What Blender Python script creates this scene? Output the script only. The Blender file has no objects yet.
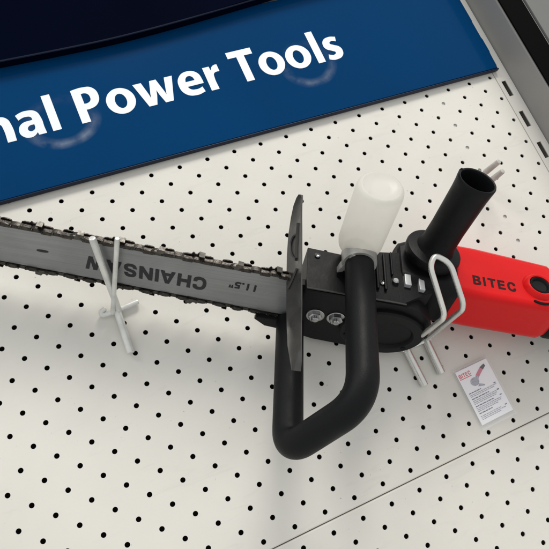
import bpy, bmesh, math, random
from mathutils import Vector, Matrix
random.seed(7)
sc = bpy.context.scene
COL = sc.collection

# ------------------------------------------------------------------ frames
# panel frame: X right along the wall, Y up the wall, Z out of the wall (metres)
PANEL = Matrix(((1, 0, 0, 0), (0, 0, -1, 0), (0, 1, 0, 1.4), (0, 0, 0, 1)))
# saw frame (in panel coordinates): s along the bar, n across its flat side, w across its width
O = Vector((0.1993, -0.0309, 0.016))
s_ = Vector((0.8594, -0.5102, 0.0332)).normalized()
w_ = Vector((0.16, 0.3301, 0.9303)); w_ = (w_ - s_ * w_.dot(s_)).normalized()
n_ = w_.cross(s_).normalized()
SAW = Matrix(((s_.x, n_.x, w_.x, O.x), (s_.y, n_.y, w_.y, O.y), (s_.z, n_.z, w_.z, O.z), (0, 0, 0, 1)))
def L(s, w, n): return Vector((s, n, w))       # saw coordinates -> local x, y, z

# ------------------------------------------------------------------ materials
def srgb(r, g, b):
    f = lambda c: (c / 255 / 12.92) if c / 255 <= .04045 else ((c / 255 + .055) / 1.055) ** 2.4
    return (f(r), f(g), f(b), 1)
def mat(name, col, rough=.5, metal=0., var=.0, vscale=40., bump=0., bscale=300., rvar=0., spec=.5, coat=0., trans=0., col2=None, detail=6):
    m = bpy.data.materials.new(name); m.use_nodes = True
    nt = m.node_tree; b = nt.nodes['Principled BSDF']
    b.inputs['Base Color'].default_value = col
    b.inputs['Roughness'].default_value = rough; b.inputs['Metallic'].default_value = metal
    b.inputs['Specular IOR Level'].default_value = spec
    b.inputs['Coat Weight'].default_value = coat
    b.inputs['Transmission Weight'].default_value = trans
    tc = nt.nodes.new('ShaderNodeTexCoord')
    def noise(sc_, det=detail):
        n = nt.nodes.new('ShaderNodeTexNoise'); n.inputs['Scale'].default_value = sc_
        n.inputs['Detail'].default_value = det; nt.links.new(tc.outputs['Object'], n.inputs['Vector']); return n
    if var > 0 or col2:
        n = noise(vscale); r = nt.nodes.new('ShaderNodeValToRGB')
        c2 = col2 or tuple(c * (1 - var) for c in col[:3]) + (1,)
        r.color_ramp.elements[0].position = .35; r.color_ramp.elements[1].position = .65
        r.color_ramp.elements[0].color = c2; r.color_ramp.elements[1].color = col
        nt.links.new(n.outputs['Fac'], r.inputs['Fac']); nt.links.new(r.outputs['Color'], b.inputs['Base Color'])
    if rvar > 0:
        n = noise(vscale * 1.7 + 5); mr = nt.nodes.new('ShaderNodeMapRange')
        mr.inputs['From Min'].default_value = .3; mr.inputs['From Max'].default_value = .7
        mr.inputs['To Min'].default_value = max(.02, rough - rvar); mr.inputs['To Max'].default_value = min(1, rough + rvar)
        nt.links.new(n.outputs['Fac'], mr.inputs['Value']); nt.links.new(mr.outputs['Result'], b.inputs['Roughness'])
    if bump > 0:
        n = noise(bscale, 3); bp = nt.nodes.new('ShaderNodeBump'); bp.inputs['Strength'].default_value = bump
        bp.inputs['Distance'].default_value = .001
        nt.links.new(n.outputs['Fac'], bp.inputs['Height']); nt.links.new(bp.outputs['Normal'], b.inputs['Normal'])
    return m

M = {}
M['board'] = mat('cream_painted_steel', (.712, .688, .632, 1), .45, var=.06, vscale=9, bump=.05, bscale=500, rvar=.08, spec=.35)
def wear(m, amount):
    """faint grey rub marks and a few dark specks in the paint"""
    nt = m.node_tree; b = nt.nodes['Principled BSDF']; old = b.inputs['Base Color'].links[0].from_socket
    tc = nt.nodes.new('ShaderNodeTexCoord')
    def nz(sc_, det, dist=0., st=None):
        n = nt.nodes.new('ShaderNodeTexNoise'); n.inputs['Scale'].default_value = sc_; n.inputs['Detail'].default_value = det
        n.inputs['Distortion'].default_value = dist
        if st:
            mp = nt.nodes.new('ShaderNodeMapping'); mp.inputs['Scale'].default_value = st; mp.inputs['Rotation'].default_value = (0, 0, .5)
            nt.links.new(tc.outputs['Object'], mp.inputs['Vector']); nt.links.new(mp.outputs['Vector'], n.inputs['Vector'])
        else: nt.links.new(tc.outputs['Object'], n.inputs['Vector'])
        return n
    def ramp(n, lo, hi, a, c):
        r = nt.nodes.new('ShaderNodeValToRGB'); r.color_ramp.elements[0].position = lo; r.color_ramp.elements[1].position = hi
        r.color_ramp.elements[0].color = (a,) * 3 + (1,); r.color_ramp.elements[1].color = (c,) * 3 + (1,)
        nt.links.new(n.outputs['Fac'], r.inputs['Fac']); return r.outputs['Color']
    for sock in (ramp(nz(7, 7, .6), .30, .52, 1 - amount, 1), ramp(nz(24, 8, 1.2, (1, 5, 1)), .30, .40, 1 - amount * .6, 1), ramp(nz(330, 2), .22, .27, .62, 1)):
        mx = nt.nodes.new('ShaderNodeMix'); mx.data_type = 'RGBA'; mx.blend_type = 'MULTIPLY'; mx.inputs['Factor'].default_value = 1
        nt.links.new(old, mx.inputs[6]); nt.links.new(sock, mx.inputs[7]); old = mx.outputs[2]
    nt.links.new(old, b.inputs['Base Color'])
M['upright'] = mat('cream_upright_paint', (.67, .65, .60, 1), .45, var=.05, vscale=12)
M['dark_back'] = mat('dark_cavity', (.055, .053, .050, 1), .9)
M['grey_rail'] = mat('grey_rail', (.62, .62, .60, 1), .6)
M['sidegrey'] = mat('grey_side_panel_paint', (.29, .285, .27, 1), .5, var=.08, vscale=14)
M['postgrey'] = mat('grey_post_paint', (.15, .15, .145, 1), .5, var=.08, vscale=14)
M['blacktrim'] = mat('black_trim', (.002, .002, .002, 1), .8, bump=.1, spec=.04)
wear(M['board'], .07); wear(M['upright'], .06)
M['white'] = mat('white_vinyl', (.80, .83, .86, 1), .45)
M['signedge'] = mat('blue_sign_edge', (.004, .009, .028, 1), .4, spec=.25)
M['navy'] = mat('navy_header', (.0010, .0026, .012, 1), .5, var=.3, vscale=6, spec=.01)
M['bar'] = mat('brushed_grey_bar', (.30, .305, .305, 1), .40, metal=.55, var=.14, vscale=30, rvar=.08, bump=.06, bscale=700)
def brushed(m):
    nt = m.node_tree; b = nt.nodes['Principled BSDF']; old = b.inputs['Base Color'].links[0].from_socket
    tc = nt.nodes.new('ShaderNodeTexCoord'); mp = nt.nodes.new('ShaderNodeMapping'); mp.inputs['Scale'].default_value = (14, 900, 900)
    n = nt.nodes.new('ShaderNodeTexNoise'); n.inputs['Scale'].default_value = 1; n.inputs['Detail'].default_value = 4
    nt.links.new(tc.outputs['Object'], mp.inputs['Vector']); nt.links.new(mp.outputs['Vector'], n.inputs['Vector'])
    r = nt.nodes.new('ShaderNodeValToRGB'); r.color_ramp.elements[0].position = .25; r.color_ramp.elements[1].position = .75
    r.color_ramp.elements[0].color = (.78, .78, .78, 1); r.color_ramp.elements[1].color = (1.0, 1.0, 1.0, 1)
    nt.links.new(n.outputs['Fac'], r.inputs['Fac'])
    mx = nt.nodes.new('ShaderNodeMix'); mx.data_type = 'RGBA'; mx.blend_type = 'MULTIPLY'; mx.inputs['Factor'].default_value = 1
    nt.links.new(old, mx.inputs[6]); nt.links.new(r.outputs['Color'], mx.inputs[7]); nt.links.new(mx.outputs[2], b.inputs['Base Color'])
brushed(M['bar'])
M['ink'] = mat('black_ink', (.028, .028, .030, 1), .6, spec=.2)
M['chain'] = mat('oily_chain_steel', (.060, .053, .046, 1), .34, metal=.7, var=.6, vscale=240, rvar=.15, bump=.2, bscale=900)
M['cutter'] = mat('cutter_steel', (.115, .108, .098, 1), .36, metal=.9, var=.5, vscale=260, rvar=.1)
M['scrap'] = mat('clear_tape', (.8, .78, .72, 1), .3)
M['guard'] = mat('blued_guard_steel', (.10, .097, .093, 1), .34, metal=.75, var=.4, vscale=45, rvar=.12, bump=.08, bscale=120)
M['rubber'] = mat('black_rubber', (.0045, .0048, .0055, 1), .5, bump=.1, bscale=900, rvar=.06, spec=.16)
M['blackplastic'] = mat('black_plastic', (.0045, .0048, .0055, 1), .48, bump=.12, bscale=700, rvar=.08, spec=.17)
M['housing'] = mat('black_coated_metal', (.006, .006, .007, 1), .48, bump=.1, bscale=500, var=.1, vscale=60, rvar=.04, spec=.17)
M['alu'] = mat('dull_aluminium', (.50, .51, .52, 1), .4, metal=.3, var=.15, vscale=80)
M['chrome'] = mat('bolt_steel', (.45, .45, .45, 1), .25, metal=1., var=.25, vscale=300)
M['clamp'] = mat('cast_clamp', (.40, .39, .365, 1), .42, metal=.35, var=.2, vscale=90, bump=.1)
M['red'] = mat('red_plastic', (.64, .008, .009, 1), .30, var=.06, vscale=25, bump=.02, bscale=600, rvar=.04, spec=.16)
M['darkink'] = mat('dark_print', (.028, .006, .006, 1), .6, spec=.15)
M['galv'] = mat('grey_zinc_wire', (.74, .73, .69, 1), .28, metal=.75, var=.1, vscale=120, rvar=.08)
M['palewire'] = mat('pale_zinc_wire', (.74, .74, .70, 1), .34, metal=.3, var=.2, vscale=100, rvar=.08)
M['wiretip'] = mat('white_plastic_tip', (.52, .50, .46, 1), .5, var=.2, vscale=200)
M['paper'] = mat('white_card', (.92, .92, .94, 1), .55)
M['cardred'] = mat('card_red', (.68, .06, .08, 1), .5)
M['cardgrey'] = mat('card_grey_print', (.48, .49, .58, 1), .6, var=.45, vscale=900)
M['cardline'] = mat('card_dark_print', (.16, .16, .26, 1), .6, var=.4, vscale=1200)
M['cardpink'] = mat('card_pink_print', (.62, .14, .24, 1), .6)
M['logo'] = mat('guard_print', (.025, .023, .022, 1), .5)

def blue_mat():
    m = mat('blue_sign_vinyl', (.0008, .040, .130, 1), .12, var=.1, vscale=5, spec=.05)
    nt = m.node_tree; b = nt.nodes['Principled BSDF']
    # pale broken rings mixed into the blue, stronger on their lower side
    tc = nt.nodes.new('ShaderNodeTexCoord')
    old = b.inputs['Base Color'].links[0].from_socket
    acc = None
    nz = nt.nodes.new('ShaderNodeTexNoise'); nz.inputs['Scale'].default_value = 70; nz.inputs['Detail'].default_value = 5
    nt.links.new(tc.outputs['Object'], nz.inputs['Vector'])
    for cx, cy, rx, ry, th, amp in ((.0985, .1945, .0270, .0210, .26, .30), (.329, .1905, .0235, .0215, .26, .24)):
        mp = nt.nodes.new('ShaderNodeMapping'); mp.vector_type = 'TEXTURE'
        mp.inputs['Location'].default_value = (cx, cy, 0.012); mp.inputs['Scale'].default_value = (rx, ry, 1)
        nt.links.new(tc.outputs['Object'], mp.inputs['Vector'])
        sx = nt.nodes.new('ShaderNodeSeparateXYZ'); nt.links.new(mp.outputs['Vector'], sx.inputs['Vector'])
        def mth(op, a, bb=None):
            n = nt.nodes.new('ShaderNodeMath'); n.operation = op; n.use_clamp = False
            for i, v in enumerate((a, bb)):
                if v is None: continue
                if isinstance(v, (int, float)): n.inputs[i].default_value = v
                else: nt.links.new(v, n.inputs[i])
            return n.outputs[0]
        r = mth('SQRT', mth('ADD', mth('MULTIPLY', sx.outputs['X'], sx.outputs['X']), mth('MULTIPLY', sx.outputs['Y'], sx.outputs['Y'])))
        d = mth('DIVIDE', mth('ABSOLUTE', mth('SUBTRACT', r, 1.0)), th)
        ring = mth('MAXIMUM', mth('SUBTRACT', 1.0, d), 0.0)
        side = mth('MINIMUM', mth('MAXIMUM', mth('ADD', mth('MULTIPLY', sx.outputs['Y'], -.55), .35), 0.14), 1.)
        nn = mth('MAXIMUM', mth('MULTIPLY', mth('SUBTRACT', nz.outputs['Fac'], .36), 3.4), 0.0)
        v = mth('MULTIPLY', mth('MULTIPLY', mth('MULTIPLY', ring, side), nn), amp)
        acc = v if acc is None else mth('ADD', acc, v)
    mx = nt.nodes.new('ShaderNodeMix'); mx.data_type = 'RGBA'
    nt.links.new(acc, mx.inputs['Factor']); nt.links.new(old, mx.inputs[6])
    mx.inputs[7].default_value = (.45, .5, .55, 1)
    nt.links.new(mx.outputs[2], b.inputs['Base Color'])
    return m
M['blue'] = blue_mat()

def bottle_mat():
    m = mat('milky_plastic', (.90, .885, .85, 1), .3, spec=.4)
    b = m.node_tree.nodes['Principled BSDF']
    nt = m.node_tree
    tl = nt.nodes.new('ShaderNodeBsdfTranslucent'); tl.inputs['Color'].default_value = (.92, .895, .84, 1)
    tp = nt.nodes.new('ShaderNodeBsdfTransparent'); tp.inputs['Color'].default_value = (.95, .94, .9, 1)
    m1 = nt.nodes.new('ShaderNodeMixShader'); m1.inputs[0].default_value = .55
    m2 = nt.nodes.new('ShaderNodeMixShader'); m2.inputs[0].default_value = .22
    out = nt.nodes['Material Output']
    nt.links.new(b.outputs[0], m1.inputs[1]); nt.links.new(tl.outputs[0], m1.inputs[2])
    nt.links.new(m1.outputs[0], m2.inputs[1]); nt.links.new(tp.outputs[0], m2.inputs[2])
    nt.links.new(m2.outputs[0], out.inputs['Surface'])
    return m
M['bottle'] = bottle_mat()
def sleeve_mat():
    m = mat('clear_sleeve', (.9, .9, .9, 1), .12, spec=.5)
    nt = m.node_tree; b = nt.nodes['Principled BSDF']; out = nt.nodes['Material Output']
    tp = nt.nodes.new('ShaderNodeBsdfTransparent')
    mx = nt.nodes.new('ShaderNodeMixShader'); mx.inputs[0].default_value = .84
    nt.links.new(b.outputs[0], mx.inputs[1]); nt.links.new(tp.outputs[0], mx.inputs[2]); nt.links.new(mx.outputs[0], out.inputs['Surface'])
    return m
M['sleeve'] = sleeve_mat()

# ------------------------------------------------------------------ helpers
def thing(name, label, cat, frame, group=None):
    o = bpy.data.objects.new(name, None); COL.objects.link(o)
    o.matrix_world = frame; o.empty_display_size = .02
    o['label'] = label; o['category'] = cat
    if group: o['group'] = group
    return o
def obj(name, bm, m, parent=None, smooth=35, label=None):
    bmesh.ops.recalc_face_normals(bm, faces=bm.faces[:])
    me = bpy.data.meshes.new(name); bm.to_mesh(me); bm.free()
    ms = m if isinstance(m, (list, tuple)) else [m]
    for k in ms: me.materials.append(k)
    if smooth:
        for p in me.polygons: p.use_smooth = True
        me.set_sharp_from_angle(angle=math.radians(smooth))
    o = bpy.data.objects.new(name, me); COL.objects.link(o)
    if smooth:
        wn = o.modifiers.new('weighted_normals', 'WEIGHTED_NORMAL'); wn.weight = 100; wn.keep_sharp = True
    if parent: o.parent = parent
    if label: o['label'] = label
    return o
def box(bm, lo, hi, bev=0., seg=2, mi=0):
    r = bmesh.ops.create_cube(bm, size=1)
    c = [(a + b) / 2 for a, b in zip(lo, hi)]; d = [abs(b - a) for a, b in zip(lo, hi)]
    for v in r['verts']: v.co = Vector([c[i] + v.co[i] * d[i] for i in range(3)])
    fs = {f for v in r['verts'] for f in v.link_faces}
    for f in fs: f.material_index = mi
    if bev:
        es = list({e for v in r['verts'] for e in v.link_edges})
        bmesh.ops.bevel(bm, geom=es, offset=bev, segments=seg, affect='EDGES', profile=.5)
def prism(bm, pts, ax, a, b, bev=0., seg=2, mi=0):
    """closed outline extruded along a local axis: pts are the two other coordinates (x,y / x,z / y,z)"""
    def mk(p, h):
        return {2: (p[0], p[1], h), 1: (p[0], h, p[1]), 0: (h, p[0], p[1])}[ax]
    lo = [bm.verts.new(mk(p, a)) for p in pts]; hi = [bm.verts.new(mk(p, b)) for p in pts]
    k = len(pts); fs = [bm.faces.new(lo), bm.faces.new(hi[::-1])]
    fs += [bm.faces.new((lo[i], hi[i], hi[(i + 1) % k], lo[(i + 1) % k])) for i in range(k)]
    for f in fs: f.material_index = mi
    if bev:
        es = list(set(fs[0].edges) | set(fs[1].edges))
        bmesh.ops.bevel(bm, geom=es, offset=bev, segments=seg, affect='EDGES', profile=.5)
def frame_at(p, d, up=None):
    d = Vector(d).normalized()
    u = Vector(up) if up else (Vector((0, 0, 1)) if abs(d.z) < .9 else Vector((1, 0, 0)))
    x = u.cross(d).normalized(); y = d.cross(x)
    return x, y, d
def lathe(bm, p, d, prof, k=40, cap0=True, cap1=True, mi=0, up=None):
    """rings (h along d, radius)"""
    p = Vector(p); x, y, d = frame_at(p, d, up); rings = []
    for h, r in prof:
        rings.append([bm.verts.new(p + d * h + (x * math.cos(2 * math.pi * i / k) + y * math.sin(2 * math.pi * i / k)) * r) for i in range(k)])
    for A, B in zip(rings, rings[1:]):
        for i in range(k):
            bm.faces.new((A[i], A[(i + 1) % k], B[(i + 1) % k], B[i])).material_index = mi
    if cap0: bm.faces.new(rings[0][::-1]).material_index = mi
    if cap1: bm.faces.new(rings[-1]).material_index = mi
def fillet(pts, rad, seg=8):
    """polyline with rounded corners; rad: number or one per inner point"""
    pts = [Vector(p) for p in pts]; out = [pts[0]]
    for i in range(1, len(pts) - 1):
        r = rad[i - 1] if isinstance(rad, (list, tuple)) else rad
        a, b, c = pts[i - 1], pts[i], pts[i + 1]
        u = (a - b); v = (c - b); t = min(r, u.length * .48, v.length * .48)
        p0 = b + u.normalized() * t; p1 = b + v.normalized() * t
        for j in range(seg + 1):
            q = j / seg; out.append(p0 * (1 - q) ** 2 + b * 2 * q * (1 - q) + p1 * q * q)
    out.append(pts[-1]); return out
def tube(bm, path, r, k=20, cap=True, mi=0, endr=0.):
    path = [Vector(p) for p in path]; rs = r if isinstance(r, (list, tuple)) else [r] * len(path)
    if endr:   # rounded ends
        d0 = (path[0] - path[1]).normalized(); d1 = (path[-1] - path[-2]).normalized()
        path = [path[0] + d0 * endr, path[0] + d0 * endr * .7] + path + [path[-1] + d1 * endr * .7, path[-1] + d1 * endr]
        rs = [rs[0] * .55, rs[0] * .88] + rs + [rs[-1] * .88, rs[-1] * .55]
    t = (path[1] - path[0]).normalized(); x, y, _ = frame_at(path[0], t); rings = []
    for i, p in enumerate(path):
        if i == 0: tn = path[1] - path[0]
        elif i == len(path) - 1: tn = path[-1] - path[-2]
        else: tn = (path[i + 1] - p).normalized() + (p - path[i - 1]).normalized()
        tn.normalize(); x = (x - tn * x.dot(tn)).normalized(); y = tn.cross(x)
        rings.append([bm.verts.new(p + (x * math.cos(2 * math.pi * j / k) + y * math.sin(2 * math.pi * j / k)) * rs[i]) for j in range(k)])
    for A, B in zip(rings, rings[1:]):
        for j in range(k): bm.faces.new((A[j], A[(j + 1) % k], B[(j + 1) % k], B[j])).material_index = mi
    if cap: bm.faces.new(rings[0][::-1]).material_index = mi; bm.faces.new(rings[-1]).material_index = mi
def loft(bm, rings, cap=True, mi=0):
    R_ = [[bm.verts.new(p) for p in r] for r in rings]; k = len(R_[0])
    for A, B in zip(R_, R_[1:]):
        for j in range(k): bm.faces.new((A[j], A[(j + 1) % k], B[(j + 1) % k], B[j])).material_index = mi
    if cap: bm.faces.new(R_[0][::-1]).material_index = mi; bm.faces.new(R_[-1]).material_index = mi
def rrect(hx, hy, r, seg=6):
    out = []
    for cx, cy, a0 in ((hx - r, hy - r, 0), (-hx + r, hy - r, 90), (-hx + r, -hy + r, 180), (hx - r, -hy + r, 270)):
        for j in range(seg + 1):
            a = math.radians(a0 + 90 * j / seg); out.append((cx + r * math.cos(a), cy + r * math.sin(a)))
    return out
def text_mesh(name, body, m, parent, mtx, width=None, height=None, weight=0., depth=.0004, spacing=1., anchor='LEFT'):
    """lettering as thin raised print; width / height of the ink in metres"""
    cu = bpy.data.curves.new(name, 'FONT'); cu.body = body; cu.size = 1; cu.offset = weight; cu.space_character = spacing
    cu.resolution_u = 5
    t = bpy.data.objects.new(name, cu); COL.objects.link(t)
    dg = bpy.context.evaluated_depsgraph_get(); dg.update()
    me = bpy.data.meshes.new_from_object(t.evaluated_get(dg))
    bpy.data.objects.remove(t); bpy.data.curves.remove(cu)
    xs = [v.co.x for v in me.vertices]; ys = [v.co.y for v in me.vertices]
    x0, x1, y0, y1 = min(xs), max(xs), min(ys), max(ys)
    sx = width / (x1 - x0); sy = height / (y1 - y0) if height else sx
    bm = bmesh.new(); bm.from_mesh(me); bpy.data.meshes.remove(me)
    for v in bm.verts: v.co = Vector(((v.co.x - x0) * sx, (v.co.y - y0) * sy, 0))
    r = bmesh.ops.extrude_face_region(bm, geom=bm.faces[:])
    for e in r['geom']:
        if isinstance(e, bmesh.types.BMVert): e.co.z += depth
    bmesh.ops.transform(bm, matrix=mtx, verts=bm.verts[:])
    return obj(name, bm, m, parent, smooth=0)
def basis(o, x, y):
    x = Vector(x).normalized(); y = Vector(y).normalized(); z = x.cross(y)
    return Matrix(((x.x, y.x, z.x, o[0]), (x.y, y.y, z.y, o[1]), (x.z, y.z, z.z, o[2]), (0, 0, 0, 1)))


# own letter outlines: contours of (x, y, corner?) ; 1 = corner, 0 = smooth
def _c(*p): return [(a, b, 1) for a, b in p]
def _ell(cx, cy, rx, ry): return [(cx + rx * math.cos(math.pi * i / 6), cy + ry * math.sin(math.pi * i / 6), 0) for i in range(12)]
HUMAN = {   # (advance, contours), bold humanist sans
 'l': (.275, [_c((.06, 0), (.06, .71), (.215, .71), (.215, 0))]),
 'i': (.275, [_c((.06, 0), (.06, .49), (.215, .49), (.215, 0)), _ell(.1375, .625, .086, .078)]),
 'n': (.586, [[(.06, 0, 1), (.06, .49, 1), (.193, .49, 1), (.200, .415, 1), (.262, .478, 0), (.352, .502, 0), (.478, .448, 0), (.528, .295, 0), (.528, 0, 1), (.373, 0, 1), (.373, .272, 0), (.352, .352, 0), (.300, .377, 0), (.235, .338, 0), (.215, .275, 0), (.215, 0, 1)]]),
 'o': (.577, [_ell(.2885, .245, .262, .257), _ell(.2885, .245, .104, .146)]),
 'e': (.528, [[(.500, .193, 1), (.503, .250, 0), (.455, .430, 0), (.282, .502, 0), (.100, .430, 0), (.030, .240, 0), (.105, .052, 0), (.300, -.012, 0), (.470, .020, 1), (.448, .128, 1), (.395, .110, 0), (.318, .103, 0), (.222, .130, 0), (.180, .193, 1)], [(.179, .293, 1), (.212, .372, 0), (.274, .402, 0), (.338, .370, 0), (.360, .293, 1)]]),
 'a': (.528, [[(.475, 0, 1), (.336, 0, 1), (.326, .052, 1), (.262, .004, 0), (.184, -.012, 0), (.072, .034, 0), (.028, .142, 0), (.098, .270, 0), (.312, .306, 1), (.300, .362, 0), (.212, .390, 0), (.140, .380, 0), (.080, .354, 1), (.050, .456, 1), (.140, .490, 0), (.243, .502, 0), (.410, .452, 0), (.467, .298, 0), (.467, .120, 0)], [(.316, .217, 1), (.222, .206, 0), (.183, .155, 0), (.200, .112, 0), (.243, .099, 0), (.296, .122, 0), (.315, .160, 0)]]),
 'r': (.380, [[(.06, 0, 1), (.06, .49, 1), (.193, .49, 1), (.199, .402, 1), (.250, .474, 0), (.318, .502, 0), (.357, .498, 1), (.357, .350, 1), (.312, .354, 0), (.240, .330, 0), (.215, .245, 0), (.215, 0, 1)]]),
 's': (.428, [[(.035, .026, 1), (.064, .133, 1), (.118, .108, 0), (.175, .098, 0), (.232, .140, 0), (.176, .190, 0), (.068, .262, 0), (.042, .348, 0), (.095, .460, 0), (.235, .502, 0), (.375, .474, 1), (.348, .373, 1), (.302, .393, 0), (.248, .402, 0), (.196, .362, 0), (.254, .312, 0), (.360, .246, 0), (.392, .156, 0), (.336, .034, 0), (.182, -.012, 0), (.105, -.003, 0)]]),
 'w': (.790, [_c((.012, .49), (.172, .49), (.232, .235), (.246, .150), (.262, .235), (.332, .49), (.456, .49), (.524, .235), (.543, .150), (.559, .235), (.617, .49), (.772, .49), (.624, 0), (.474, 0), (.414, .185), (.393, .285), (.372, .185), (.308, 0), (.158, 0))]),
 'P': (.560, [[(.06, 0, 1), (.06, .664, 1), (.160, .677, 0), (.272, .680, 0), (.440, .636, 0), (.508, .472, 0), (.436, .300, 0), (.272, .238, 0), (.217, .240, 1), (.217, 0, 1)], [(.217, .360, 1), (.268, .357, 0), (.335, .392, 0), (.354, .463, 0), (.330, .532, 0), (.268, .562, 0), (.217, .557, 1)]]),
 'T': (.520, [_c((.185, 0), (.185, .547), (.008, .547), (.008, .68), (.522, .68), (.522, .547), (.343, .547), (.343, 0))]),
 'f': (.341, [[(.085, 0, 1), (.085, .375, 1), (.010, .375, 1), (.010, .49, 1), (.085, .49, 1), (.085, .520, 0), (.135, .665, 0), (.272, .720, 0), (.345, .708, 1), (.335, .592, 1), (.290, .597, 0), (.248, .570, 0), (.241, .510, 0), (.241, .49, 1), (.335, .49, 1), (.335, .375, 1), (.241, .375, 1), (.241, 0, 1)]]),
 ' ': (.225, []),
}
BLOCK = {   # extended bold capitals, height 1
 'H': (1.06, [_c((0, 0), (0, 1), (.26, 1), (.26, .62), (.68, .62), (.68, 1), (.94, 1), (.94, 0), (.68, 0), (.68, .38), (.26, .38), (.26, 0))]),
 'I': (.38, [_c((0, 0), (0, 1), (.26, 1), (.26, 0))]),
 'N': (1.05, [_c((0, 0), (0, 1), (.27, 1), (.68, .42), (.68, 1), (.93, 1), (.93, 0), (.67, 0), (.25, .60), (.25, 0))]),
 'A': (1.08, [_c((0, 0), (.37, 1), (.66, 1), (1.03, 0), (.76, 0), (.70, .18), (.33, .18), (.27, 0)), _c((.40, .37), (.63, .37), (.515, .74))]),
 'W': (1.40, [_c((0, 1), (.25, 1), (.38, .38), (.54, 1), (.80, 1), (.96, .38), (1.09, 1), (1.34, 1), (1.10, 0), (.83, 0), (.67, .60), (.51, 0), (.24, 0))]),
 'C': (1.05, [[(.93, .64, 1), (.90, .86, 0), (.72, .99, 0), (.48, 1.02, 0), (.15, .90, 0), (0, .5, 0), (.15, .10, 0), (.48, -.02, 0), (.72, .01, 0), (.90, .14, 0), (.93, .36, 1), (.67, .36, 1), (.62, .24, 0), (.47, .19, 0), (.32, .26, 0), (.26, .5, 0), (.32, .74, 0), (.47, .81, 0), (.62, .76, 0), (.67, .64, 1)]]),
 'S': (1.00, [[(0, .32, 1), (.25, .32, 1), (.30, .22, 0), (.46, .18, 0), (.61, .22, 0), (.62, .33, 0), (.45, .40, 0), (.15, .50, 0), (.03, .72, 0), (.15, .95, 0), (.45, 1.02, 0), (.76, .94, 0), (.87, .70, 1), (.62, .70, 1), (.57, .79, 0), (.44, .82, 0), (.30, .78, 0), (.30, .68, 0), (.46, .61, 0), (.77, .51, 0), (.89, .29, 0), (.77, .06, 0), (.46, -.02, 0), (.13, .06, 0)]]),
 'B': (.98, [[(0, 0, 1), (0, 1, 1), (.45, 1, 0), (.74, .94, 0), (.83, .75, 0), (.70, .54, 1), (.84, .44, 0), (.88, .26, 0), (.78, .06, 0), (.46, 0, 0)], [(.25, .60, 1), (.25, .81, 1), (.44, .81, 0), (.55, .705, 0), (.44, .60, 0)], [(.25, .19, 1), (.25, .42, 1), (.46, .42, 0), (.60, .305, 0), (.46, .19, 0)]]),
 'E': (.92, [_c((0, 0), (0, 1), (.8, 1), (.8, .8), (.26, .8), (.26, .61), (.75, .61), (.75, .41), (.26, .41), (.26, .2), (.82, .2), (.82, 0))]),
 'T': (.94, [_c((.31, 0), (.31, .8), (0, .8), (0, 1), (.88, 1), (.88, .8), (.57, .8), (.57, 0))]),
}
def lettering(name, body, font, m, parent, mtx, width, height, depth=.0003, gap=0.):
    cu = bpy.data.curves.new(name, 'CURVE'); cu.dimensions = '2D'; cu.fill_mode = 'FRONT'; cu.resolution_u = 6
    x = 0.
    for c in body:
        adv, cons = font[c]
        for con in cons:
            sp = cu.splines.new('BEZIER'); sp.bezier_points.add(len(con) - 1); sp.use_cyclic_u = True
            for q, (a, b, k) in zip(sp.bezier_points, con):
                q.co = (a + x, b, 0); q.handle_left_type = q.handle_right_type = 'VECTOR' if k else 'AUTO'
        x += adv + gap
    t = bpy.data.objects.new(name, cu); COL.objects.link(t)
    dg = bpy.context.evaluated_depsgraph_get(); dg.update()
    me = bpy.data.meshes.new_from_object(t.evaluated_get(dg))
    bpy.data.objects.remove(t); bpy.data.curves.remove(cu)
    bm = bmesh.new(); bm.from_mesh(me); bpy.data.meshes.remove(me)
    bmesh.ops.remove_doubles(bm, verts=bm.verts[:], dist=1e-5)
    xs = [v.co.x for v in bm.verts]; ys = [v.co.y for v in bm.verts]
    x0, x1, y0, y1 = min(xs), max(xs), min(ys), max(ys)
    for v in bm.verts: v.co = Vector(((v.co.x - x0) * width / (x1 - x0), v.co.y * height / y1, 0))
    r = bmesh.ops.extrude_face_region(bm, geom=bm.faces[:])
    for e in r['geom']:
        if isinstance(e, bmesh.types.BMVert): e.co.z += depth
    bmesh.ops.transform(bm, matrix=mtx, verts=bm.verts[:])
    return obj(name, bm, m, parent, smooth=0)

# ------------------------------------------------------------------ perforated wall panels
H = .0127
def cell(bm, x0, x1, y0, y1, hole=None, r=.00195, depth=.0010):
    if hole is None:
        bm.faces.new([bm.verts.new(p) for p in ((x0, y0, 0), (x1, y0, 0), (x1, y1, 0), (x0, y1, 0))]); return
    hx, hy = hole
    an = [2 * math.pi * i / 20 for i in range(20)] + [math.atan2(b - hy, a - hx) % (2 * math.pi) for a in (x0, x1) for b in (y0, y1)]
    an = sorted(set(round(a, 6) for a in an)); inn, out, low = [], [], []
    for a in an:
        c, s = math.cos(a), math.sin(a); t = 9
        if c > 1e-9: t = min(t, (x1 - hx) / c)
        if c < -1e-9: t = min(t, (x0 - hx) / c)
        if s > 1e-9: t = min(t, (y1 - hy) / s)
        if s < -1e-9: t = min(t, (y0 - hy) / s)
        out.append(bm.verts.new((hx + c * t, hy + s * t, 0)))
        inn.append(bm.verts.new((hx + c * r, hy + s * r, 0))); low.append(bm.verts.new((hx + c * r, hy + s * r, -depth)))
    k = len(an)
    for i in range(k):
        j = (i + 1) % k
        bm.faces.new((inn[i], out[i], out[j], inn[j])); bm.faces.new((low[i], inn[i], inn[j], low[j]))
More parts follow.
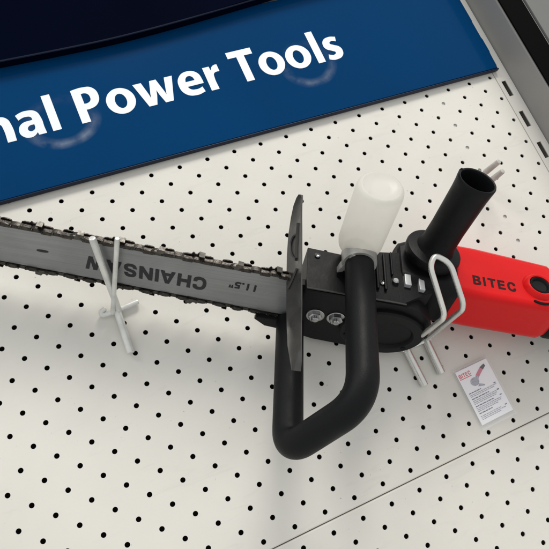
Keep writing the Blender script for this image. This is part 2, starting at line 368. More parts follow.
def perforated(xa, xb, ya, yb, yoff, parity):
    """rows of holes every H, alternate rows shifted by H; yoff: height of row 0"""
    bm = bmesh.new()
    k0 = math.floor((ya - yoff) / H) - 1; k1 = math.ceil((yb - yoff) / H) + 1
    for k in range(k0, k1 + 1):
        yc = yoff + k * H; y0 = max(ya, yc - H / 2); y1 = min(yb, yc + H / 2)
        if y1 - y0 < 1e-5: continue
        u0 = math.floor(xa / H) - 2
        for u in range(u0, math.ceil(xb / H) + 3):
            if (u + k + parity) % 2: continue
            x0 = max(xa, (u - 1) * H); x1 = min(xb, (u + 1) * H)
            if x1 - x0 < 1e-5: continue
            ok = x0 + .003 < u * H < x1 - .003 and y0 + .003 < yc < y1 - .003
            cell(bm, x0, x1, y0, y1, (u * H, yc) if ok else None)
    # folded edges
    def strip(p, q, d):
        pts = [(0, 0), (.0006, -.0003), (.001, -.001), (.001, -.012)]
        A = [bm.verts.new((p[0] + d[0] * a, p[1] + d[1] * a, b)) for a, b in pts]
        B = [bm.verts.new((q[0] + d[0] * a, q[1] + d[1] * a, b)) for a, b in pts]
        for i in range(3): bm.faces.new((A[i], A[i + 1], B[i + 1], B[i]))
    strip((xa, ya), (xb, ya), (0, -1)); strip((xa, yb), (xb, yb), (0, 1)); strip((xb, ya), (xb, yb), (1, 0)); strip((xa, ya), (xa, yb), (-1, 0))
    return bm
XL, XR = -.22, .5128
up = thing('pegboard', 'large cream perforated metal panel behind the saw, above the seam', 'pegboard', PANEL)
obj('perforated_sheet', perforated(XL, XR, -.1837, .40, 0, 0), M['board'], up, smooth=30)
bm = bmesh.new(); box(bm, (XL, -.1837, -.02), (XR, .40, -.0135)); obj('backing', bm, M['dark_back'], up)
bm = bmesh.new(); box(bm, (.4385, -.14, -.0128), (.4505, .40, -.0014)); obj('stiffener', bm, M['grey_rail'], up)
lo = thing('pegboard', 'cream perforated metal panel below the seam, along the bottom right corner', 'pegboard', PANEL)
obj('perforated_sheet', perforated(XL, XR, -.45, -.1863, -15.264 * H, 0), M['board'], lo, smooth=30)
bm = bmesh.new(); box(bm, (XL, -.45, -.02), (XR, -.1863, -.0135)); obj('backing', bm, M['dark_back'], lo)

# slotted upright at the right of the panels
ur = thing('slotted_upright', 'narrow cream upright strip with a column of vertical slots beside the panel', 'upright', PANEL)
bm = bmesh.new()
SX0, SX1 = .5180, .5232; y = -.42
cuts = [(.1015 - .0366 * k, .1195 - .0366 * k) for k in range(-8, 14)]
cuts = sorted(c for c in cuts if -.43 < c[0] and c[1] < .40)
xa, xb, ya, yb = .5140, .5300, -.45, .40
def quad(bm, x0, x1, y0, y1, z=0.): bm.faces.new([bm.verts.new(p) for p in ((x0, y0, z), (x1, y0, z), (x1, y1, z), (x0, y1, z))])
quad(bm, xa, SX0, ya, yb); quad(bm, SX1, xb, ya, yb)
py = ya
for c0, c1 in cuts:
    quad(bm, SX0, SX1, py, c0); py = c1
    for x in (SX0, SX1): bm.faces.new([bm.verts.new(p) for p in ((x, c0, 0), (x, c1, 0), (x, c1, -.0009), (x, c0, -.0009))])
    for yy in (c0, c1): bm.faces.new([bm.verts.new(p) for p in ((SX0, yy, 0), (SX1, yy, 0), (SX1, yy, -.0009), (SX0, yy, -.0009))])
quad(bm, SX0, SX1, py, yb)
for x in (xa, xb): bm.faces.new([bm.verts.new(p) for p in ((x, ya, 0), (x, yb, 0), (x, yb, -.012), (x, ya, -.012))])
obj('slotted_face', bm, M['upright'], ur, smooth=0)
bm = bmesh.new(); box(bm, (xa, ya, -.02), (xb, yb, -.0135)); obj('backing', bm, M['dark_back'], ur)

ep = thing('end_panel', 'grey end panel with a black edge strip standing at the right of the pegboard', 'end panel', PANEL)
bm = bmesh.new(); prism(bm, [(.5303, -.02), (.5303, -.001), (.5312, .0015), (.5312, .0300), (.5322, .0315), (.5340, .0320), (.56, .0320), (.56, -.02)], 1, -.45, .40)
obj('side_board', bm, M['sidegrey'], ep, smooth=40)
bm = bmesh.new(); box(bm, (.5322, -.45, .0322), (.5575, .40, .0340), .0006); obj('edge_strip', bm, M['blacktrim'], ep)
ep2 = thing('shelving_post', 'light grey shelving post in the top right corner beyond the black strip', 'post', PANEL)
bm = bmesh.new(); box(bm, (.5605, -.45, -.02), (.60, .40, .0345), .002); obj('post_face', bm, M['postgrey'], ep2)

# ------------------------------------------------------------------ blue sign and navy header
sg = thing('shop_sign', 'long glossy blue sign with white bold lettering across the top of the pegboard', 'sign', PANEL)
def zs(x, y, z=.005):      # the same line of the sign measured at 12 mm, on a board only z thick
    k = (.45853 - z) / (.45853 - .012); return (.07705 + (x - .07705) * k, -.11191 + (y + .11191) * k)
def sign_y(x): return .1391 - (x - .0327) * .0134
right = [zs(.5113, .1292), zs(.5113, .1470), zs(.5128, .1485), zs(.5128, .1640), zs(.5113, .1655), zs(.5113, .185), zs(.5128, .187), zs(.5128, .26)]
bm = bmesh.new(); prism(bm, [(XL, sign_y(XL))] + right + [(XL, right[-1][1])], 2, .001, .0050, .0006)
obj('sign_board', bm, M['blue'], sg)
bm = bmesh.new(); e = right[0][0] + .0004
prism(bm, [(XL, sign_y(XL) - .0015), (e, sign_y(e) - .0015), (e, sign_y(e) - .0002), (XL, sign_y(XL) - .0002)], 2, .0008, .0054, .0004)
obj('bottom_channel', bm, M['signedge'], sg)
def sign_text(body, x0, x1, y0, h):
    p0 = zs(x0, y0); p1 = zs(x1, y0)
    return lettering('lettering', body, HUMAN, M['white'], sg, basis((p0[0], p0[1], .00503), (1, 0, 0), (0, 1, 0)), p1[0] - p0[0], h * 1.0157, .0002)
sign_text('Power Tools', .1135, .3640, .1828, .0350)
sign_text('Professional', -.146, .0965, .1828, .0350)

hd = thing('header_panel', 'dark navy header panel above the blue sign in the top left corner', 'header', PANEL)
edge = fillet([(XL, .2640, 0), (-.05, .2600, 0), (.0668, .2577, 0), (.1127, .2563, 0), (.16, .2556, 0), (.2, .2570, 0), (.237, .2592, 0), (.30, .2640, 0), (.38, .2710, 0), (.50, .2830, 0)], .02, 4)
bm = bmesh.new(); prism(bm, [(p.x, p.y) for p in edge] + [(.50, .40), (XL, .40)], 2, .0055, .0150, .0008, 2)
for v in bm.verts:
    if v.co.z > .012: v.co.z += max(0, v.co.y - .262) * .45
obj('header_face', bm, M['navy'], hd)
bm = bmesh.new(); tube(bm, [(p.x, p.y - .0004, .0142) for p in edge], .0009, 8)
obj('trim_bead', bm, M['signedge'], hd)

# ------------------------------------------------------------------ the chainsaw
cs = thing('chainsaw', 'red and black electric grinder chainsaw hanging on the pegboard hooks', 'chainsaw', PANEL @ SAW)
# guide bar: outline in (s, w)
def bar_ctr(s): return .0285 - .036 * s
def bar_half(s): return .0228 + .008 * s
NOSE = -.272
top, bot = [], []
for i in range(25):
    s = .006 + (NOSE - .006) * i / 24
    top.append((s, bar_ctr(s) + bar_half(s))); bot.append((s, bar_ctr(s) - bar_half(s)))
nose = []
hn = bar_half(NOSE); cn = bar_ctr(NOSE)
for i in range(1, 16):
    a = math.pi / 2 + math.pi * i / 16; nose.append((NOSE + hn * 1.1 * math.cos(a), cn + hn * math.sin(a)))
loop = top + nose + bot[::-1]
RIM = .0022    # the chain rides on the rim of the bar
inner = [(a, b - RIM) for a, b in top] + [(NOSE + (a - NOSE) * .9, cn + (b - cn) * .88) for a, b in nose] + [(a, b + RIM) for a, b in bot[::-1]]
bm = bmesh.new(); prism(bm, inner, 1, 0.0, .0030, .0004, 1)
gb = obj('guide_bar', bm, M['bar'], cs)
bm = bmesh.new(); prism(bm, [(p[0] * .0042 - .1775, p[1] * .0011 + .0355) for p in [(math.cos(a * .4), math.sin(a * .4)) for a in range(16)]], 1, -.0004, .0)
obj('oil_slot', bm, M['ink'], gb, smooth=0)
# print on the flat of the bar reads upside down: x runs to -s, letters rise to -w
tx = Vector((-1, 0, .036)).normalized(); ty = Vector((-.036, 0, -1)).normalized()
lettering('bar_lettering', 'CHAINSAW', BLOCK, M['ink'], gb, basis(L(-.0590, .0350, -.0001), tx, ty), .0885, .0140, .0002, .04)
text_mesh('bar_lettering', '11.5"', M['ink'], gb, basis(L(-.0225, .0365, -.0001), tx, ty), width=.0200, height=.0075, weight=.025, depth=.0002)

# chain round the bar edge
path = [Vector((p[0], p[1])) for p in top + nose + bot[::-1]]
acc = [0]
for a, b in zip(path, path[1:]): acc.append(acc[-1] + (b - a).length)
def at(d):
    d = max(0, min(acc[-1] - 1e-6, d)); i = max(j for j in range(len(acc)) if acc[j] <= d); i = min(i, len(path) - 2)
    t = (d - acc[i]) / (acc[i + 1] - acc[i]); p = path[i].lerp(path[i + 1], t); tn = (path[i + 1] - path[i]).normalized()
    return p, tn, Vector((tn.y, -tn.x)) if True else None
bm = bmesh.new(); cut = []
pitch = .0070; N = int(acc[-1] / pitch)
def orient(p, tn, out, pts, n0, n1, b=0.0003):
    q = [(p.x + tn.x * a + out.x * c, p.y + tn.y * a + out.y * c) for a, c in pts]
    prism(bm, q, 1, n0, n1)
link = [(-.0040, -.0004), (-.0034, -.0018), (.0034, -.0018), (.0040, -.0004), (.0034, .0012), (.0014, .0019), (-.0014, .0019), (-.0034, .0012)]
for i in range(N):
    p, tn, out = at((i + .5) * pitch)
    j = random.uniform(-.0006, .0006); p = p + out * (.0000 + j)
    if i % 2: orient(p, tn, out, link, -.0013, -.0004); orient(p, tn, out, link, .0034, .0043)
    else: orient(p, tn, out, [(a * 1.05, c * .9 - .0004) for a, c in link], -.0004, .0034)
    orient(p, tn, out, [(-.0037, -.0034), (.0037, -.0034), (.0037, .0005), (-.0037, .0005)], .0002, .0028)
    for e in (-.0028, .0028):
        c = p + tn * e
        lathe(bm, (c.x, -.0002, c.y), (0, -1, 0), [(0, .0010), (.0013, .0010), (.0016, .0006)], 8)
ch = obj('saw_chain', bm, M['chain'], cs, smooth=30)
for i in range(2, N, 4):
    p, tn, out = at((i + .5) * pitch); p = p + out * .0001; side = 1 if (i // 4) % 2 else -1
    bm = bmesh.new(); n0 = -.0013 if side > 0 else .0034
    orient(p, tn, out, [(-.0046, -.0012), (.0046, -.0012), (.0050, .0018), (.0038, .0034), (.0026, .0022), (.0010, .0022), (-.0003, .0042), (-.0046, .0036)], n0, n0 + .0009)
    orient(p, tn, out, [(-.0045, .0034), (-.0004, .0040), (-.0004, .0046), (-.0045, .0040)], min(n0, n0 + side * .0038), max(n0 + .0009, n0 + side * .0038))
    obj('cutter_tooth', bm, M['cutter'], ch, smooth=30)

# hand guard: bent steel plate standing across the bar; rows of (s, w, n) for both edges
GP = [((-0.0027, 0.0836, 0.0537), (-0.0021, 0.0856, 0.0515)),
      ((-0.0035, 0.079, 0.0548), (-0.0012, 0.0874, 0.0458)),
      ((-0.0043, 0.0723, 0.0532), (-0.0006, 0.0858, 0.039)),
      ((-0.0046, 0.0656, 0.047), (0.0002, 0.0835, 0.029)),
      ((-0.0045, 0.0579, 0.0364), (0.0015, 0.0803, 0.0152)),
      ((-0.0036, 0.0517, 0.0215), (0.0028, 0.0767, -0.0006)),
      ((-0.0019, 0.0467, 0.0014), (0.0044, 0.0724, -0.0196)),
      ((-0.0001, 0.0427, -0.0187), (0.006, 0.0682, -0.0377)),
      ((0.0015, 0.0406, -0.0348), (0.007, 0.0642, -0.0511)),
      ((0.0033, 0.0395, -0.0508), (0.008, 0.0604, -0.0643)),
      ((0.0055, 0.0434, -0.0652), (0.0086, 0.0573, -0.0737)),
      ((0.0075, 0.0477, -0.0762), (0.0085, 0.0525, -0.079))]
GN = Vector((1, .12, -.15)).normalized()       # plate normal in local x, y, z
def guard_pt(r, c, off):
    a, b = L(*GP[r][0]), L(*GP[r][1]); p = a.lerp(b, c)
    roll = max(0, r - 7) / 4.0
    return p + GN * (off + .0022 * math.sin(math.pi * c) * (1 if r < 8 else -1.2) + .003 * roll * roll * (c - .5))
bm = bmesh.new(); NC = 7
fr = [[bm.verts.new(guard_pt(r, c / (NC - 1), -.0005)) for c in range(NC)] for r in range(len(GP))]
bk = [[bm.verts.new(guard_pt(r, c / (NC - 1), .0003)) for c in range(NC)] for r in range(len(GP))]
for r in range(len(GP) - 1):
    for c in range(NC - 1):
        bm.faces.new((fr[r][c], fr[r][c + 1], fr[r + 1][c + 1], fr[r + 1][c])); bm.faces.new((bk[r][c], bk[r + 1][c], bk[r + 1][c + 1], bk[r][c + 1]))
    for c in (0, NC - 1): bm.faces.new((fr[r][c], fr[r + 1][c], bk[r + 1][c], bk[r][c]))
for r in (0, len(GP) - 1):
    for c in range(NC - 1): bm.faces.new((fr[r][c], fr[r][c + 1], bk[r][c + 1], bk[r][c]))
hg = obj('hand_guard', bm, M['guard'], cs, smooth=50)
# worn emblem on the guard: an upright stroke, a rounded loop beside it and a slanting stroke
def gp(rf, c, off=-.0009):
    r = min(int(rf), len(GP) - 2); t = rf - r
    return guard_pt(r, c, off).lerp(guard_pt(r + 1, c, off), t)
bm = bmesh.new()
tube(bm, [gp(3.3 + i * .26, .52) for i in range(8)], .0011, 6)
tube(bm, [gp(4.55 + .62 * -math.cos(a), .50 - .34 * math.sin(a)) for a in [math.pi * i / 12 for i in range(13)]], .0011, 6)
tube(bm, [gp(5.55 + i * .16, .55 - .09 * i) for i in range(6)], .0011, 6)
obj('guard_emblem', bm, M['logo'], hg)

# adapter housing that carries the bar
def SW(pts): return pts                                           # (s, w)
bm = bmesh.new()
out = [(.0125, -.0085), (.030, -.0115), (.058, -.0130), (.085, -.0115), (.102, -.0070), (.1125, .0020), (.1175, .0120), (.1165, .0240), (.1110, .0340), (.100, .0415), (.086, .0450), (.0125, .0462)]
prism(bm, out, 1, -.0040, .010, .0016, 2)
ah = obj('adapter_housing', bm, M['housing'], cs)
bm = bmesh.new(); prism(bm, [(.0125, -.0028), (.0125, .0380), (.060, .0340), (.066, .046), (.1, .052), (.11, .045), (.11, .0125), (.100, .0080), (.088, -.0028)], 2, .0, .0472, .0010, 2)
obj('gear_case', bm, M['housing'], ah)
bm = bmesh.new(); box(bm, L(-.006, .012, .0034), L(.0135, .042, .0095), .0006); obj('bar_mount', bm, M['housing'], ah)
# raised sprocket cover with an oval pocket
bm = bmesh.new()
cx, cw, R1, R2 = .0800, .0130, .0335, .0225
k = 48
def ring(rx, rw, n, ox=0., ow=0.): return [L(cx + ox + rx * math.cos(2 * math.pi * i / k), cw + ow + rw * math.sin(2 * math.pi * i / k), n) for i in range(k)]
loft(bm, [ring(R1, R1 * .76, -.0035), ring(R1, R1 * .76, -.0066), ring(R1 - .0012, R1 * .76 - .0012, -.0078), ring(R2 + .001, R2 * .72 + .001, -.0078, .002, -.001), ring(R2, R2 * .72, -.0070, .002, -.001), ring(R2 - .001, R2 * .72 - .001, -.0052, .002, -.001), ring(.001, .001, -.0050, .002, -.001)], cap=True)
obj('sprocket_cover', bm, M['housing'], ah)
# bar bolts
for bs, bw in ((.0257, .0187), (.0419, .0192)):
    bm = bmesh.new(); lathe(bm, L(bs, bw, -.0040), L(0, 0, -1), [(0, .0072), (.0008, .0072), (.0011, .0067)], 28)
    bt = obj('bolt', bm, M['chrome'], ah)
    bm = bmesh.new(); lathe(bm, L(bs, bw, -.0051), L(0, 0, -1), [(0, .0054), (.0019, .0054), (.0025, .0046)], 6)
    obj('nut', bm, M['chrome'], bt, smooth=20)
    bm = bmesh.new(); lathe(bm, L(bs, bw, -.0074), L(0, 0, -1), [(0, .0028), (.0016, .0028), (.0021, .0022)], 20)
    obj('stud', bm, M['chrome'], bt)
# ribs, small screws and a paler rim painting the gear case's edge highlight
for (s0, s1, n0, n1) in ((.0655, .0675, .006, .040), (.0715, .0735, .006, .043), (.0775, .0790, .022, .046)):
    bm = bmesh.new(); box(bm, L(s0, .0462, n0), L(s1, .0500, n1), .0006); obj('rib', bm, M['housing'], ah)
for ss, nn in ((.0705, .0135), (.0590, .0260), (.0200, .0300)):
    bm = bmesh.new(); lathe(bm, L(ss, .0468, nn), L(0, 1, 0), [(0, .0022), (.0016, .0022), (.0021, .0015), (.0012, .0012), (.0010, .0003)], 14); obj('screw', bm, M['chrome'], ah)
bm = bmesh.new(); tube(bm, [L(.0135, .0470, -.0030), L(.040, .0470, -.0030), L(.080, .0470, -.0030), L(.0880, .0462, -.0026)], .0007, 8, endr=.0006); obj('edge_highlight_rim', bm, M['guard'], ah)
for a in (200, 262, 320):
    bm = bmesh.new(); lathe(bm, L(cx + .0285 * math.cos(math.radians(a)), cw + .0215 * math.sin(math.radians(a)), -.0076), L(0, 0, -1), [(0, .0019), (.0007, .0019), (.0010, .0015), (.0004, .0010)], 12); obj('screw', bm, M['housing'], ah)
# bumper lug under the bar
bm = bmesh.new(); prism(bm, [(-.018, .0060), (-.019, .0030), (-.010, -.0035), (.006, -.0050), (.014, -.0040), (.014, .0060)], 1, -.0052, -.0006, .0008)
obj('bumper_lug', bm, M['housing'], ah)

# front handle: one bent tube, near leg at w = .06, far leg at w = .003
PA0, PA1 = L(.0485, .0615, .0160), L(.0480, .0615, -.0995)
PB1, PB0 = L(.0125, .0045, -.1110), L(.0090, .0035, -.0020)
bm = bmesh.new()
hp = fillet([PA0, PA1, PB1, PB0], [.021, .017], 14)
tube(bm, hp, .0107, 28)
fh = obj('front_handle', bm, M['rubber'], cs, smooth=60)
# clamp ring and bracket at the top of the near leg
bm = bmesh.new()
ax = (PA0 - PA1).normalized()
lathe(bm, PA0 - ax * .0015, ax, [(0, .0106), (.0, .0126), (.0020, .0130), (.0095, .0130), (.0112, .0122), (.0116, .0075)], 36)
hc = obj('handle_clamp', bm, M['clamp'], cs)
bm = bmesh.new()
prism(bm, [(.0345, .050), (.0385, .052), (.0420, .060), (.0430, .071), (.0400, .071), (.0385, .062), (.0355, .056)], 1, .0135, .0200, .0008)
obj('clamp_bracket', bm, M['clamp'], hc)

# oil bottle, mouth at the clamp, base towards the viewer
B0, B1 = L(.0490, .0560, .0360), L(.0470, .1215, .0320)
ax = (B1 - B0); Lb = ax.length; ax.normalize()
bm = bmesh.new()
lathe(bm, B0, ax, [(-.004, .0085), (.002, .0088), (.003, .0130), (.0055, .0158), (.010, .0168), (.03, .0169), (Lb - .006, .0170), (Lb - .0025, .0164), (Lb - .0004, .0148), (Lb, .0134), (Lb - .0012, .0117), (Lb - .0020, .0060)], 48)
ob = obj('oil_bottle', bm, M['bottle'], cs, smooth=40)
bm = bmesh.new(); lathe(bm, B0, ax, [(-.012, .0098), (-.010, .0106), (.0005, .0106), (.0015, .0096)], 32)
obj('bottle_neck', bm, M['clamp'], ob)

# grinder: gearbox, side handle, red body
CW, CN = .030, .0425
def sect(s, hw, hn, r, dw=0., dn=0., crease=None):
    out = []
    for cx, cy, a0, q in ((1, 1, 0, r), (-1, 1, 90, r), (-1, -1, 180, r), (1, -1, 270, crease or r)):
        for j in range(7):
            a = math.radians(a0 + 15 * j); out.append(L(s, CW + dw + cx * (hw - q) + q * math.cos(a), CN + dn + cy * (hn - q) + q * math.sin(a)))
    return out
bm = bmesh.new()
loft(bm, [sect(.085, .016, .018, .008), sect(.087, .0185, .0215, .009), sect(.100, .0215, .0265, .009), (sect(.124, .0225, .0290, .010)), sect(.130, .0225, .0290, .010)])
gx = obj('gearbox', bm, M['housing'], cs)
for (s0, s1, n0, n1) in ((.0875, .0925, .0135, .0245), (.0985, .1030, .0110, .0225)):
    bm = bmesh.new(); box(bm, L(s0, .0455, n0), L(s1, .0505, n1), .0006); obj('cooling_fin', bm, M['alu'], gx)
bm = bmesh.new(); lathe(bm, L(.0805, .0468, .0165), L(0, 1, 0), [(0, .0026), (.0030, .0026), (.0036, .0018)], 12); obj('screw', bm, M['chrome'], gx)

bm = bmesh.new()
loft(bm, [sect(.1290, .0205, .0262, .010), sect(.1305, .0222, .0285, .0115, 0, 0, .006), sect(.150, .0226, .0290, .012, 0, -.0008, .0055), sect(.205, .0230, .0268, .0125, 0, -.0034, .0055), sect(.2110, .0228, .0264, .012, 0, -.0037, .006), sect(.2165, .0205, .0240, .012, 0, -.0039)])
gr = obj('motor_body', bm, M['red'], cs, smooth=45)
bm = bmesh.new(); loft(bm, [sect(.2160, .0200, .0242, .012, 0, -.0042), sect(.2185, .0214, .0262, .0125, 0, -.0042), sect(.262, .0215, .0255, .0125, 0, -.0045), sect(.290, .019, .0225, .012, 0, -.0045), sect(.294, .016, .019, .011, 0, -.0045)])
obj('rear_cap', bm, M['blackplastic'], cs, smooth=45)
WT = CW + .0226
lettering('lettering', 'BITEC', BLOCK, M['darkink'], gr, basis(L(.1420, CW + .0222, .0240), L(1, .0086, -.03), L(.03, 0, 1)), .0345, .0095, .0005, .16)
# switch button in a raised red collar, curved vent below it
bm = bmesh.new(); lathe(bm, L(.1965, WT - .001, .0320), L(0, 1, 0), [(0, .0138), (.0026, .0126), (.0044, .0112), (.0050, .0101), (.0046, .0088), (.0022, .0083)], 40)
bc = obj('button_collar', bm, M['red'], gr)
bm = bmesh.new(); lathe(bm, L(.1965, WT, .0320), L(0, 1, 0), [(.0, .0083), (.0034, .0082), (.0040, .0075), (.0034, .0066), (.0018, .0058), (.0014, .0010)], 36)
obj('switch_button', bm, M['blackplastic'], bc)
bm = bmesh.new(); tube(bm, [L(.1965 + .0165 * math.cos(a), WT + .0001, .0320 + .0165 * math.sin(a)) for a in [math.radians(248 + i * 5) for i in range(10)]], .0011, 8, endr=.001)
obj('vent_slot', bm, M['blackplastic'], gr)
# side handle: flange and hollow grip
H0, H1 = L(.1090, .0530, .0455), L(.1155, .1270, .0510)
ax = (H1 - H0); Lh = ax.length; ax.normalize()
bm = bmesh.new()
lathe(bm, H0, ax, [(-.006, .0170), (.0, .0208), (.0020, .0221), (.0060, .0225), (.0078, .0218), (.0084, .0200), (.0092, .0150), (.014, .0134), (.030, .0130), (Lh - .012, .0137), (Lh - .005, .0142), (Lh - .0012, .0145), (Lh, .0139), (Lh - .0004, .0128), (Lh - .003, .0122), (Lh - .045, .0110), (Lh - .0455, .0020)], 56)
sh = obj('side_handle', bm, M['blackplastic'], cs, smooth=40)
bm = bmesh.new(); x, y, d = frame_at(H0, ax)
lathe(bm, H1 - ax * .004 + L(-.0105, .0, .0092), ax, [(-.002, .0010), (.003, .0014), (.0046, .0008)], 10); obj('moulding_nub', bm, M['blackplastic'], sh)

# ------------------------------------------------------------------ pegboard hooks
hk = thing('pegboard_hook', 'grey looped double prong hook holding up the red grinder end, two stubs below it', 'hook', PANEL, 'wire hooks on the pegboard')
bm = bmesh.new()
A = [(.2936, -.0886, .003), (.2958, -.0835, .0800), (.3000, -.0465, .0850)]
B = [(.3142, -.0892, .003), (.3130, -.0826, .0800), (.3160, -.0495, .0850)]
tube(bm, fillet(A + [(.3072, -.0395, .0858)] + B[::-1], [.008, .009, .009, .009, .008] if False else [.007, .008, .008, .008, .007], 7), .0021, 16)
obj('prong', bm, M['galv'], hk)
bm = bmesh.new(); box(bm, (.2895, -.0915, .0008), (.3185, -.0870, .0052), .0012); obj('cross_bar', bm, M['galv'], hk)
for x0, x1, y1 in ((.2938, .2947, -.1225), (.3138, .3133, -.1190)):
    bm = bmesh.new(); tube(bm, [(x0, -.0880, .0038), (x1, y1, .0038)], .0033, 18, endr=.0006); obj('stub', bm, M['galv'], hk)

hk = thing('pegboard_hook', 'pale two rod hook crossing in front of the grey chainsaw bar', 'hook', PANEL, 'wire hooks on the pegboard')
bm = bmesh.new(); tube(bm, [(.0884, .0225, .003), (.0869, .0563, .0720)], .0025, 18, endr=.0012); obj('prong', bm, M['palewire'], hk)
bm = bmesh.new(); tube(bm, [(.0835, .0225, .004), (.1020, .0490, .0765)], .0018, 16, endr=.0009); obj('prong', bm, M['palewire'], hk)
bm = bmesh.new(); tube(bm, fillet([(.0790, .0275, .0046), (.0752, .0262, .0040), (.0758, .0232, .0034), (.0900, .0236, .0034), (.1040, .0246, .0034)], .003, 5), .0021, 14, endr=.0008); obj('cross_bar', bm, M['palewire'], hk)
bm = bmesh.new(); tube(bm, [(.0872, .0240, .0034), (.0858, -.0119, .0034)], .0029, 16, endr=.0004); obj('stub', bm, M['palewire'], hk)

hk = thing('pegboard_hook', 'small hook with two pale tipped prongs behind the open end of the black side handle', 'hook', PANEL, 'wire hooks on the pegboard')
bm = bmesh.new(); box(bm, (.432, .0175, .0006), (.4375, .0325, .0034), .001); obj('cross_bar', bm, M['galv'], hk)
for p, q in (((.435, .030, .002), (.4415, .0298, .0300)), ((.435, .020, .002), (.4402, .0202, .0300))):
    p, q = Vector(p), Vector(q)
    bm = bmesh.new(); tube(bm, [p, p.lerp(q, .6)], .0020, 12); pr = obj('prong', bm, M['galv'], hk)
    bm = bmesh.new(); tube(bm, [p.lerp(q, .45), q], [.0029, .0025], 14, endr=.0018); obj('plastic_tip', bm, M['wiretip'], pr)

# ------------------------------------------------------------------ price card in its clear sleeve
cd = thing('product_card', 'small white printed card in a clear sleeve under the red grinder body', 'card', PANEL @ Matrix.Translation((.3265, -.1705, .0)) @ Matrix.Rotation(math.radians(1.2), 4, 'Z'))
CWD, CHT = .0322, .0470
bm = bmesh.new()
for i in range(2):
    z = .0014 + i * .0014; g = []
    for b in range(9):
        g.append([bm.verts.new((-.0016 + (CWD + .0032) * a / 8, -.0040 + (CHT + .0060) * b / 8, z + .0005 * math.sin(a * 1.3 + i) * math.sin(b * .9 + 1))) for a in range(9)])
    for b in range(8):
        for a in range(8): bm.faces.new((g[b][a], g[b][a + 1], g[b + 1][a + 1], g[b + 1][a]))
obj('clear_sleeve', bm, M['sleeve'], cd)
bm = bmesh.new(); box(bm, (0, 0, .0018), (CWD, CHT, .0021)); pc = obj('printed_card', bm, M['paper'], cd, smooth=0)
def mark(name, m, rects, z=.00212):
    bm = bmesh.new()
    for x0, y0, x1, y1 in rects: box(bm, (x0, y0, z), (x1, y1, z + .00008))
    return obj(name, bm, m, pc, smooth=0)
lettering('card_lettering', 'BITEC', BLOCK, M['cardred'], pc, basis((.0012, .0405, .00212), (1, .02, 0), (0, 1, 0)), .0115, .0034, .00008, .1)
mark('print_bar', M['cardred'], [(.0010, .0393, .0126, .0399)])
words, heads = [], []
rng = random.Random(3)
for k, (y, x1, dark) in enumerate(((.0262, .0150, 1), (.0246, .0285, 0), (.0233, .0265, 0), (.0212, .0190, 1), (.0196, .0280, 0), (.0183, .0255, 0), (.0170, .0240, 0), (.0148, .0200, 1), (.0132, .0270, 0), (.0119, .0260, 0), (.0106, .0230, 0), (.0086, .0150, 1), (.0062, .0225, 0), (.0049, .0270, 0), (.0036, .0210, 0))):
    x = .0022 + rng.random() * .0006
    while x < x1:
        l = rng.uniform(.0010, .0034); (heads if dark else words).append((x, y, min(x + l, x1 + .001), y + (.0008 if dark else .00065))); x += l + .0005
for y in (.0258, .0200, .0152, .0064): heads.append((.0275, y, .0296, y + .0008))
mark('print_block', M['cardgrey'], words); mark('print_line', M['cardline'], heads)
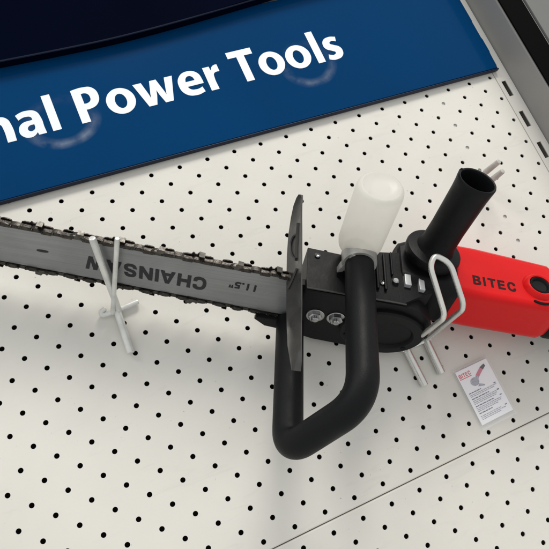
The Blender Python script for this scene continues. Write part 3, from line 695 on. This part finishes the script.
# printed picture of a tool: grey disc head, pink body, dark rear
bm = bmesh.new()
prism(bm, [(.0125 + .0042 * math.cos(a), .0338 + .0036 * math.sin(a)) for a in [math.pi * 2 * i / 14 for i in range(14)]], 2, .00212, .00218)
prism(bm, [(.0135, .0290), (.0195, .0275), (.0200, .0285), (.0150, .0312)], 2, .00212, .00218)
prism(bm, [(.0125, .0345), (.0165, .0385), (.0182, .0362), (.0150, .0325)], 2, .00219, .00224)
obj('print_picture', bm, M['cardgrey'], pc, smooth=0)
bm = bmesh.new(); prism(bm, [(.0162, .0385), (.0228, .0425), (.0245, .0400), (.0180, .0358)], 2, .00226, .0023); obj('print_picture', bm, M['cardpink'], pc, smooth=0)
bm = bmesh.new(); prism(bm, [(.0226, .0426), (.0275, .0440), (.0282, .0420), (.0246, .0399)], 2, .00226, .0023); obj('print_picture', bm, M['ink'], pc, smooth=0)

# ------------------------------------------------------------------ camera
Cc = Vector((0.07705228, -0.11191196, 0.45853429))
Rm = Matrix(((0.90395198, -0.39156389, 0.17189689), (-0.33250505, -0.89634947, -0.2932542), (0.26890744, 0.20793113, -0.94045384)))
rt = Rm.transposed()
cm = Matrix((( rt[0][0], -rt[0][1], -rt[0][2], Cc.x), (rt[1][0], -rt[1][1], -rt[1][2], Cc.y), (rt[2][0], -rt[2][1], -rt[2][2], Cc.z), (0, 0, 0, 1)))
cam = bpy.data.cameras.new('camera'); co = bpy.data.objects.new('camera', cam); COL.objects.link(co)
co.matrix_world = PANEL @ cm
cam.sensor_width = 36; cam.lens = 591.95 / 549 * 36; cam.shift_y = (299.01 - 274.5) / 549
cam.clip_start = .01; cam.clip_end = 100
sc.camera = co

# ------------------------------------------------------------------ light: shop ceiling lamps and the room around
wd = bpy.data.worlds.new('World'); sc.world = wd; wd.use_nodes = True
wd.node_tree.nodes['Background'].inputs['Color'].default_value = (.98, 1, 1.0, 1)
wd.node_tree.nodes['Background'].inputs['Strength'].default_value = .72
def lamp(name, p, target, sx, sy, power, col=(1, 1, 1)):
    l = bpy.data.lights.new(name, 'AREA'); l.shape = 'RECTANGLE'; l.size = sx; l.size_y = sy; l.energy = power; l.color = col
    o = bpy.data.objects.new(name, l); COL.objects.link(o)
    a = PANEL @ Vector(p); b = PANEL @ Vector(target)
    o.matrix_world = Matrix.Translation(a) @ (b - a).to_track_quat('-Z', 'Y').to_matrix().to_4x4()
    return o
lamp('ceiling_lamp', (1.6, 3.1, 2.3), (.3, .0, 0), 2.2, .6, 112, (1, .955, .89))
lamp('ceiling_lamp', (-1.5, 2.9, 2.0), (.2, 0, 0), 1.4, .6, 28, (.97, .98, 1))
sc.view_settings.view_transform = 'Standard'; sc.view_settings.look = 'None'
sc.view_settings.exposure = 0; sc.view_settings.gamma = 1
